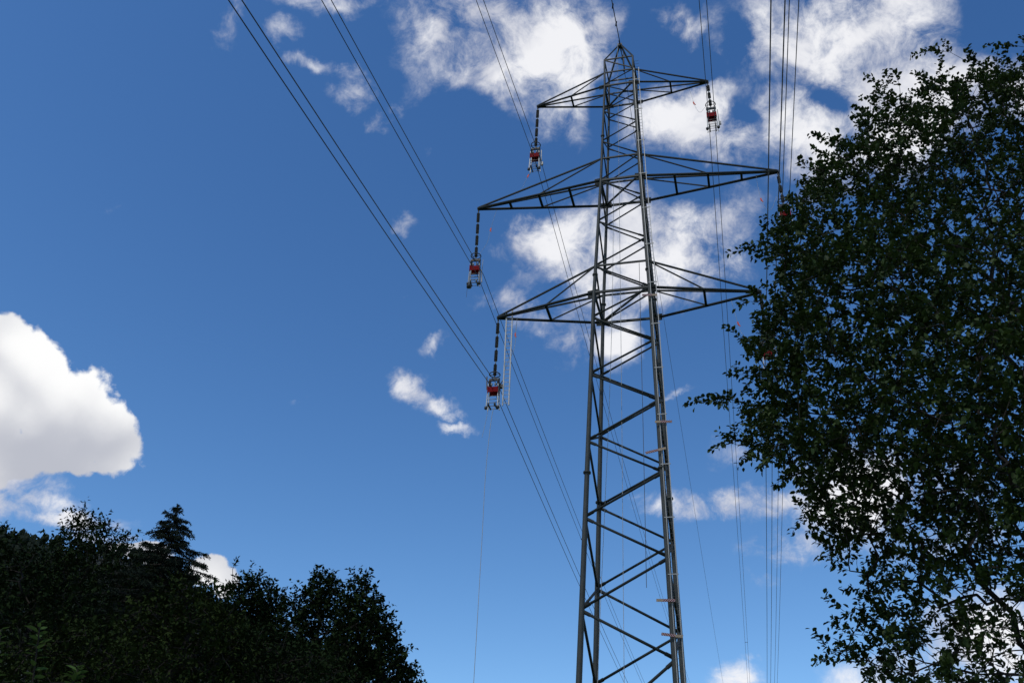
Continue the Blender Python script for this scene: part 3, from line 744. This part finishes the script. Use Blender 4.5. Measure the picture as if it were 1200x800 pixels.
def wood_mesh(nodes, par, r, rmin, n_thick=8):
    mb = MB()
    kids = {}
    for i, p in enumerate(par):
        if p >= 0: kids.setdefault(p, []).append(i)
    # chains along the thickest child
    starts = [(0, None)]
    while starts:
        i, p = starts.pop()
        ch = [nodes[p]] if p is not None else []; rr = [min(r[p], r[i]*1.15)] if p is not None else []
        cur = i
        while True:
            ch.append(nodes[cur]); rr.append(r[cur])
            ks = sorted(kids.get(cur, []), key=lambda q: -r[q])
            if not ks: break
            for q in ks[1:]: starts.append((q, cur))
            cur = ks[0]
        if max(rr) < rmin or len(ch) < 2: continue
        mx = max(rr); n = n_thick if mx > .05 else (5 if mx > .015 else 3)
        rr[-1] *= .5
        mb.tube([Vector(c) for c in ch], rr, n, cap=(n > 3))
    return mb

NJIT = 0.38
def twig_leaves(nodes, par, r, idx, rng, per, L, W, spread, twig_len, up=0.25, droop=0.0):
    """leaves set alternately along a short twig growing on from each of the given nodes"""
    base = nodes[idx]; d0 = unit(nodes[idx]-nodes[par[idx]])
    d = unit(d0*.8 + rng.randn(len(idx), 3)*.45 + np.array([0, 0, up]))
    tl = twig_len*(.6+.8*rng.rand(len(idx)))
    PP, AA_, NN = [], [], []
    for k_ in range(per):
        t = (k_+.5+rng.rand(len(idx))*.5)/per
        bend = np.zeros_like(d); bend[:, 2] = -droop*t*t
        p = base + d*(tl*t)[:, None] + bend*tl[:, None] + rng.randn(len(idx), 3)*spread
        side = unit(np.cross(d, rng.randn(len(idx), 3)))
        a = unit(d*.55 + side*.9 + np.array([0, 0, -.15-droop*.3]) + rng.randn(len(idx), 3)*.18)
        nrm = unit(np.array([0, 0, 1.0]) + rng.randn(len(idx), 3)*NJIT)
        nrm = unit(nrm - a*np.sum(nrm*a, 1, keepdims=True))
        PP.append(p); AA_.append(a); NN.append(nrm)
    P = np.concatenate(PP); A = np.concatenate(AA_); N = np.concatenate(NN)
    l = L*(.65+.6*rng.rand(len(P))); w = l*W*(.8+.4*rng.rand(len(P)))
    tips = base + d*tl[:, None]*.95; tips[:, 2] -= droop*.9*tl
    return P, A, N, l, w, base, tips

def lobed_crown(lobes, n, rng, shell=0.55):
    vol = np.array([l[3]*l[4]*l[5] for l in lobes])**.55; pick = rng.choice(len(lobes), n, p=vol/vol.sum())
    out = []
    for q in pick:
        x, y, z, a, b, c = lobes[q]
        u = unit(rng.randn(3)); rr = (shell + (1-shell)*rng.rand()**.7)
        out.append((x+u[0]*a*rr, y+u[1]*b*rr, z+u[2]*c*rr))
    return np.array(out)
def px_lobes(spec):
    out = []
    for (px, py, Y, rx, ry, rd) in spec:
        c = at(px, py, Y); dep = (np.array(c)-CP)@CF; k_ = dep/FPX
        out.append((c.x, c.y, c.z, rx*k_, rd, ry*k_*1.05))
    return out
def broadleaf(name, label, spec, n_anchor, per, L, W, lm, trunk_r, seed, tl=.55, group='trees along the lower left edge', trunk_xy=None, up=.25, droop=0.0, shell=.45, spread=.05, rmin=.006, cat='tree'):
    rng = np.random.RandomState(seed)
    lobes = px_lobes(spec)
    cx = np.mean([l[0] for l in lobes]); cy = np.mean([l[1] for l in lobes]); top = max(l[2]+l[5]*.6 for l in lobes)
    if trunk_xy: cx, cy = trunk_xy
    root = empty(name, (cx, cy, 0)); tag(root, label, cat, group)
    tp = [(0.0, 0.0, -0.2)]; nseg = 9
    for i in range(1, nseg+1):
        t = i/nseg; tp.append((rng.randn()*.12*t*3*.5, rng.randn()*.12*t*3*.5, top*.90*t))
    anc = lobed_crown(lobes, n_anchor, rng, shell) - np.array([cx, cy, 0])
    # a few lower branches below the picture, so the trunk is not bare
    anc = anc[anc[:, 2] > .6]
    nodes, par, r, kids = grow(tp, anc, rng, .010, trunk_r)
    r[:nseg+1] = np.maximum(r[:nseg+1], trunk_r*np.linspace(1, .15, nseg+1))
    idx = np.where((kids == 0) | ((r < .03) & (np.arange(len(r)) > nseg)))[0]
    P, A, N, l, w, b_, t_ = twig_leaves(nodes, par, r, idx, rng, per, L, W, spread, tl, up, droop)
    v, f = leaf_mesh(P, A, N, l, w, False)
    wood_mesh(nodes, par, r, rmin).build('trunk', M['bark'], root)
    quads_object('crown', v, f, lm, root)
    return root
G = 'trees along the lower left edge'
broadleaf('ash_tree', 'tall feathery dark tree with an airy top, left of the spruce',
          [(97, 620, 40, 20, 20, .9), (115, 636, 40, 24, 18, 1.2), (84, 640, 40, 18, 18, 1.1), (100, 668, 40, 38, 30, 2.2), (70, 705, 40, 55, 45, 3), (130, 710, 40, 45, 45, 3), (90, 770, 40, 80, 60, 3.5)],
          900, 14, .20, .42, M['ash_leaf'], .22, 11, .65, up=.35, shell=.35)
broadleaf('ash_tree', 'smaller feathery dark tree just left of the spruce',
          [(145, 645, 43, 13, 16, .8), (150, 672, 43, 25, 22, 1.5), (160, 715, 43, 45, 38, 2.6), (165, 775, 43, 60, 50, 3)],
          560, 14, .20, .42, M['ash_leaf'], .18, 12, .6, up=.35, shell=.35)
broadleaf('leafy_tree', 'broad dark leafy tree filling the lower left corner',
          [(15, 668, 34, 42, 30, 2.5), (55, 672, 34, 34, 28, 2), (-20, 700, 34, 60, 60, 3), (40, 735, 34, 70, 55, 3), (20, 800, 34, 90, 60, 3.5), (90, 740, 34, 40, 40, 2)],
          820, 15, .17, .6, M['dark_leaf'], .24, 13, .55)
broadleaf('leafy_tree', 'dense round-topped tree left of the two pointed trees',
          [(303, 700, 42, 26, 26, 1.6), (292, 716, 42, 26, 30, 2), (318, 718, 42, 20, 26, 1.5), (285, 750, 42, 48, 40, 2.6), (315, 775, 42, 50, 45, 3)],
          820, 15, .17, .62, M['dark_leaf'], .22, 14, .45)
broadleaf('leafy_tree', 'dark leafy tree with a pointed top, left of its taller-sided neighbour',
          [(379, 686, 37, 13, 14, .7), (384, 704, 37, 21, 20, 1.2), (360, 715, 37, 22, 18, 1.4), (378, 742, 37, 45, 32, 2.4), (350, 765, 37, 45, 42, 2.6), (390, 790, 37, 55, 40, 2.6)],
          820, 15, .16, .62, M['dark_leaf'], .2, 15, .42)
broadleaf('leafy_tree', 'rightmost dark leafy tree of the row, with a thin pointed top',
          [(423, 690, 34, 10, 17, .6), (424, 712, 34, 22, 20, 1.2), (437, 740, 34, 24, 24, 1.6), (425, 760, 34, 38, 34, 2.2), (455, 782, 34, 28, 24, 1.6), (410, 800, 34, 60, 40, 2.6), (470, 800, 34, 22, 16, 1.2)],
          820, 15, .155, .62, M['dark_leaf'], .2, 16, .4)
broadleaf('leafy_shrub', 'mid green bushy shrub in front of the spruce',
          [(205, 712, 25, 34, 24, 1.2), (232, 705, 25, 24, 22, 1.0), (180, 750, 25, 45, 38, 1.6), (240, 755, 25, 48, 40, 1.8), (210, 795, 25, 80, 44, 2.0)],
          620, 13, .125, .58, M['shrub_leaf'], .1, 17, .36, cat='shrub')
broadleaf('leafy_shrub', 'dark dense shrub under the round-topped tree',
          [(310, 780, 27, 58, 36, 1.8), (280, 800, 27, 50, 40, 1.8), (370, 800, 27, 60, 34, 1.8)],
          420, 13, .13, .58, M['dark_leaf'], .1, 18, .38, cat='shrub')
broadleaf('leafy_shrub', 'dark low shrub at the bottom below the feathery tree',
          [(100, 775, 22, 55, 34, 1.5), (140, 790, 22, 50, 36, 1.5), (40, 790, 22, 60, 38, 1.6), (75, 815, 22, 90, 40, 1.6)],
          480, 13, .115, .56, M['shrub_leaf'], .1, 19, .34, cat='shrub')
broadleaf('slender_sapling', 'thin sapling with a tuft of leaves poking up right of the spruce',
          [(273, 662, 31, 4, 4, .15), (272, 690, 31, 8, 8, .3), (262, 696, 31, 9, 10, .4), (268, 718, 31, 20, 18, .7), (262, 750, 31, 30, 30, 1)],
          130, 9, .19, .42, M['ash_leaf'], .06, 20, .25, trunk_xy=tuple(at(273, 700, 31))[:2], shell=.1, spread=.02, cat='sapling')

def spruce():
    rng = np.random.RandomState(31)
    tip = at(209, 592, 38.0); H = tip.z
    root = empty('spruce_tree', (tip.x, tip.y, 0)); tag(root, 'dark spruce with drooping layered branches standing above its neighbours', 'tree', G)
    mb = MB(); mb.tube([(0, 0, -.2), (.03, 0, H*.3), (-.02, .02, H*.6), (.0, 0, H*.85), (0, 0, H)], [.24, .19, .12, .05, .008], 9)
    PP, AA_, LL = [], [], []
    bw = mb
    for h in range(140):                                   # leader and its short needles
        zz = H-.75*rng.rand()**1.2; PP.append(np.array([0, 0, zz])); AA_.append(unit(np.array([rng.randn(), rng.randn(), .9]))); LL.append(.08+.05*rng.rand())
    z = H-.22
    while z > H*.2:
        f = H-z
        R = min(.08+.66*f**1.05, 3.4)
        n = 5 if f < .7 else (8 if f < 2.2 else 10)
        a0 = rng.rand()*6.28
        for q in range(n):
            a = a0 + 6.283*q/n + rng.randn()*.22; rl = R*(.55+.75*rng.rand()); zz = z+rng.randn()*.05
            dr = np.array([math.cos(a), math.sin(a), 0]); pts = []
            for s_ in range(8):
                t = s_/7; rise = (.30 if f < .7 else .12)*rl*t - (.10 if f < .7 else .42)*rl*t*t + .42*rl*max(0, t-.6)**1.2
                pts.append(np.array([0, 0, zz])+dr*rl*t+np.array([0, 0, rise]))
            bw.tube([Vector(p) for p in pts], [.014*rl+.005]*3+[.009*rl+.004]*3+[.005]*2, 4, False)
            sd0 = np.cross(dr, [0, 0, 1])
            m = int(52*rl+12)
            for h in range(m):
                u = .10+.90*rng.rand(); i_ = min(int(u*7), 6); b = pts[i_]+(pts[i_+1]-pts[i_])*(u*7-i_)
                sd = sd0*(1 if h % 2 else -1)
                tw_ = unit(dr*.75+sd*(.55+.35*rng.randn())+np.array([0, 0, -.25-.75*rng.rand()]))
                ln = (.10+.26*rng.rand())*(.55+.45*min(1, rl))*(1-.45*abs(u-.55))
                for c in range(max(2, int(ln/.035))):
                    PP.append(b+tw_*c*.035 + rng.randn(3)*.012); AA_.append(unit(tw_+rng.randn(3)*.5)); LL.append(.07+.05*rng.rand())
            for c in range(int(10*rl)+6):                  # the branch tip itself
                u = .6+.4*rng.rand(); i_ = min(int(u*7), 6); b = pts[i_]+(pts[i_+1]-pts[i_])*(u*7-i_)
                PP.append(b); AA_.append(unit(dr+rng.randn(3)*.6)); LL.append(.07+.05*rng.rand())
        z -= .20+.05*min(f, 3)+.06*rng.rand()
    P = np.array(PP); A = np.array(AA_); N = unit(np.cross(A, rng.randn(len(P), 3))); L = np.array(LL)
    v, f = leaf_mesh(P, A, N, L, L*.32, False)
    bw.build('trunk', M['spruce_bark'], root)
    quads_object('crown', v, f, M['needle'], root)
spruce()

def sprig(name, label, stem_px, Y, n_leaf, L, seed, cat='sapling'):
    """slender young plant: one upright stem with paired broad leaves"""
    rng = np.random.RandomState(seed)
    top = at(*stem_px[0], Y); pts = [at(x, y, Y) for x, y in stem_px]
    base = pts[-1].copy(); base.z = 0
    root = empty(name, base); tag(root, label, cat, 'young plants in the bottom left corner')
    st = [p-base for p in pts] + [Vector((0.03, 0, (pts[-1].z)*.5)), Vector((0, 0, -.05))]
    MB().tube(st, [.004]+[.007]*(len(st)-3)+[.012, .016], 6).build('stem', M['bark'], root)
    P, A = [], []
    tot = len(pts)-1
    for i in range(n_leaf):
        t = i/max(1, n_leaf-1)*tot*.98; s = min(int(t), tot-1); u = t-s
        p = np.array(st[s].lerp(st[s+1], u)); ang = i*2.4+rng.rand()*.6
        P.append(p); A.append(unit(np.array([math.cos(ang), math.sin(ang)*.8, .45*(1-i/n_leaf)+.1+rng.randn()*.12])))
    # leaves go on down the stem to the ground
    for i in range(26):
        t = rng.rand(); p = np.array(st[-3].lerp(st[-1], t*.85)); ang = rng.rand()*6.28
        P.append(p); A.append(unit(np.array([math.cos(ang), math.sin(ang), .2])))
    P = np.array(P); A = np.array(A); N = unit(np.array([0, 0, 1.0])+rng.randn(len(P), 3)*.3); N = unit(N-A*np.sum(N*A, 1, keepdims=True))
    l = L*(.75+.5*rng.rand(len(P))); l[:3] *= .6
    v, f = leaf_mesh(P, A, N, l, l*.46, True)
    quads_object('foliage', v, f, M['sprig_leaf'], root)
sprig('young_plant', 'slender light green sprig with pointed leaves near the bottom left', [(47, 729), (45, 748), (42, 770), (38, 800), (34, 830)], 8.0, 26, .105, 41)
sprig('young_plant', 'light green sprig cut by the left edge of the picture', [(1, 737), (-1, 755), (-3, 775), (-6, 800), (-8, 830)], 8.2, 20, .10, 42)
sprig('young_plant', 'low cluster of light green leaves at the very bottom beside the sprig', [(92, 781), (88, 792), (84, 805), (80, 830)], 8.4, 30, .09, 43)

# ------------------------------------------------------------------ the big near tree on the right
def near_tree():
    rng = np.random.RandomState(77)
    Y0 = 8.6
    # outline of the crown as seen against the sky, closed beyond the frame
    out = [(1205, 40), (1178, 66), (1140, 76), (1122, 92), (1098, 62), (1086, 60), (1070, 96), (1054, 112), (1030, 100), (1010, 118), (1002, 140), (1000, 158), (968, 168), (962, 182), (945, 190), (940, 210), (925, 226), (928, 245), (908, 258), (897, 270), (897, 300), (904, 325), (895, 345), (886, 356), (886, 372), (870, 390), (872, 420), (884, 445), (868, 462), (862, 488), (872, 508), (868, 522), (895, 542), (915, 560), (938, 575), (938, 600), (955, 618), (975, 640), (1005, 655), (1010, 670), (990, 692), (1006, 708), (990, 735), (985, 765), (1012, 790), (1040, 840),
           (1100, 930), (1300, 980), (1500, 900), (1600, 700), (1620, 450), (1560, 200), (1440, 30), (1320, -40), (1250, 0)]
    O = np.array(out, float)
    def inside(x, y):
        c = False; j = len(O)-1
        for i in range(len(O)):
            if ((O[i, 1] > y) != (O[j, 1] > y)) and (x < (O[j, 0]-O[i, 0])*(y-O[i, 1])/(O[j, 1]-O[i, 1])+O[i, 0]): c = not c
            j = i
        return c
    def edge(x, y):
        d = 1e9
        for i in range(len(O)):
            a, b = O[i-1], O[i]; ab = b-a; t = np.clip(((x-a[0])*ab[0]+(y-a[1])*ab[1])/(ab@ab), 0, 1)
            d = min(d, math.hypot(a[0]+t*ab[0]-x, a[1]+t*ab[1]-y))
        return d
    base = at(1330, 760, Y0+.4); bx, by = base.x, base.y
    root = empty('broadleaf_tree', (bx, by, 0)); tag(root, 'large near leafy tree filling the right side, dark against the sky', 'tree')
    anc = []
    tries = 0
    while len(anc) < 5600 and tries < 120000:
        tries += 1
        x, y = 840+rng.rand()*780, -30+rng.rand()*1000
        if not inside(x, y): continue
        e = edge(x, y)
        if e < 9 or rng.rand() > (.72 if y < 270 else .42) + e/45.0: continue
        # rounded in depth: thin at the edges, deep in the middle
        th = min(2.3, .35+1.0*math.sqrt(e/60.0))
        if y > 570 and rng.rand() < min(.45, (y-570)/260.0): continue
        if (x > 1240 or y > 850) and rng.rand() < .6: continue
        dY = (rng.rand()*2-1)*th
        p = at(x, y, Y0+dY+ .3*math.sin(y/90.0))
        anc.append((p.x-bx, p.y-by, p.z))
    for (x, y, dy) in ((829, 468, 0), (842, 466, .05), (878, 288, 0), (886, 296, 0), (848, 514, .1), (858, 520, .1), (980, 657, 0), (872, 352, .1), (1090, 58, 0), (1030, 96, 0), (942, 196, 0), (925, 236, .1), (866, 395, 0), (864, 438, .1), (935, 596, 0), (972, 642, 0), (985, 715, 0), (968, 760, .1), (982, 772, 0), (986, 740, 0), (1004, 690, .1), (912, 262, .0), (922, 256, .2), (916, 272, -.1), (992, 668, 0), (1015, 785, .1), (1006, 128, 0), (965, 165, .1), (1130, 72, 0), (1178, 52, 0)):
        for q in (4, 14, 24):
            p = at(x+q, y+q*.15, Y0-.2+dy); anc.append((p.x-bx, p.y-by, p.z))
    top = at(1290, 60, Y0+.3)
    tp = [(0, 0, -.2), (.03, 0, 1.0), (0, .05, 2.0), (-.06, .05, 2.9), (-.12, 0, 3.7), (-.2, -.05, 4.5), (-.26, 0, 5.4), (-.3, .06, 6.3), (-.36, .05, 7.2), (top.x-bx, top.y-by, top.z)]
    nodes, par, r, kids = grow(tp, anc, rng, .0032, .13, .30, 2.6)
    r[:10] = np.maximum(r[:10], np.linspace(.16, .03, 10))
    idx = np.where(((kids == 0) | (r < .0075)) & (np.arange(len(r)) > 9))[0]
    P, A, N, l, w, b_, t_ = twig_leaves(nodes, par, r, idx, rng, NEAR_PER, .057, .58, .018, .20, .28, .05)
    v, f = leaf_mesh(P, A, N, l, w, True)
    wm = wood_mesh(nodes, par, r, .002)
    for p, q in zip(b_, t_): wm.tube([Vector(p), Vector(q)], [.0028, .0012], 3, False)
    wm.build('trunk', M['bark'], root)
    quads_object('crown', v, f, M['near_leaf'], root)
    print('near tree', len(idx), 'twigs', len(P), 'leaves', tries)
NEAR_PER = 23
near_tree()
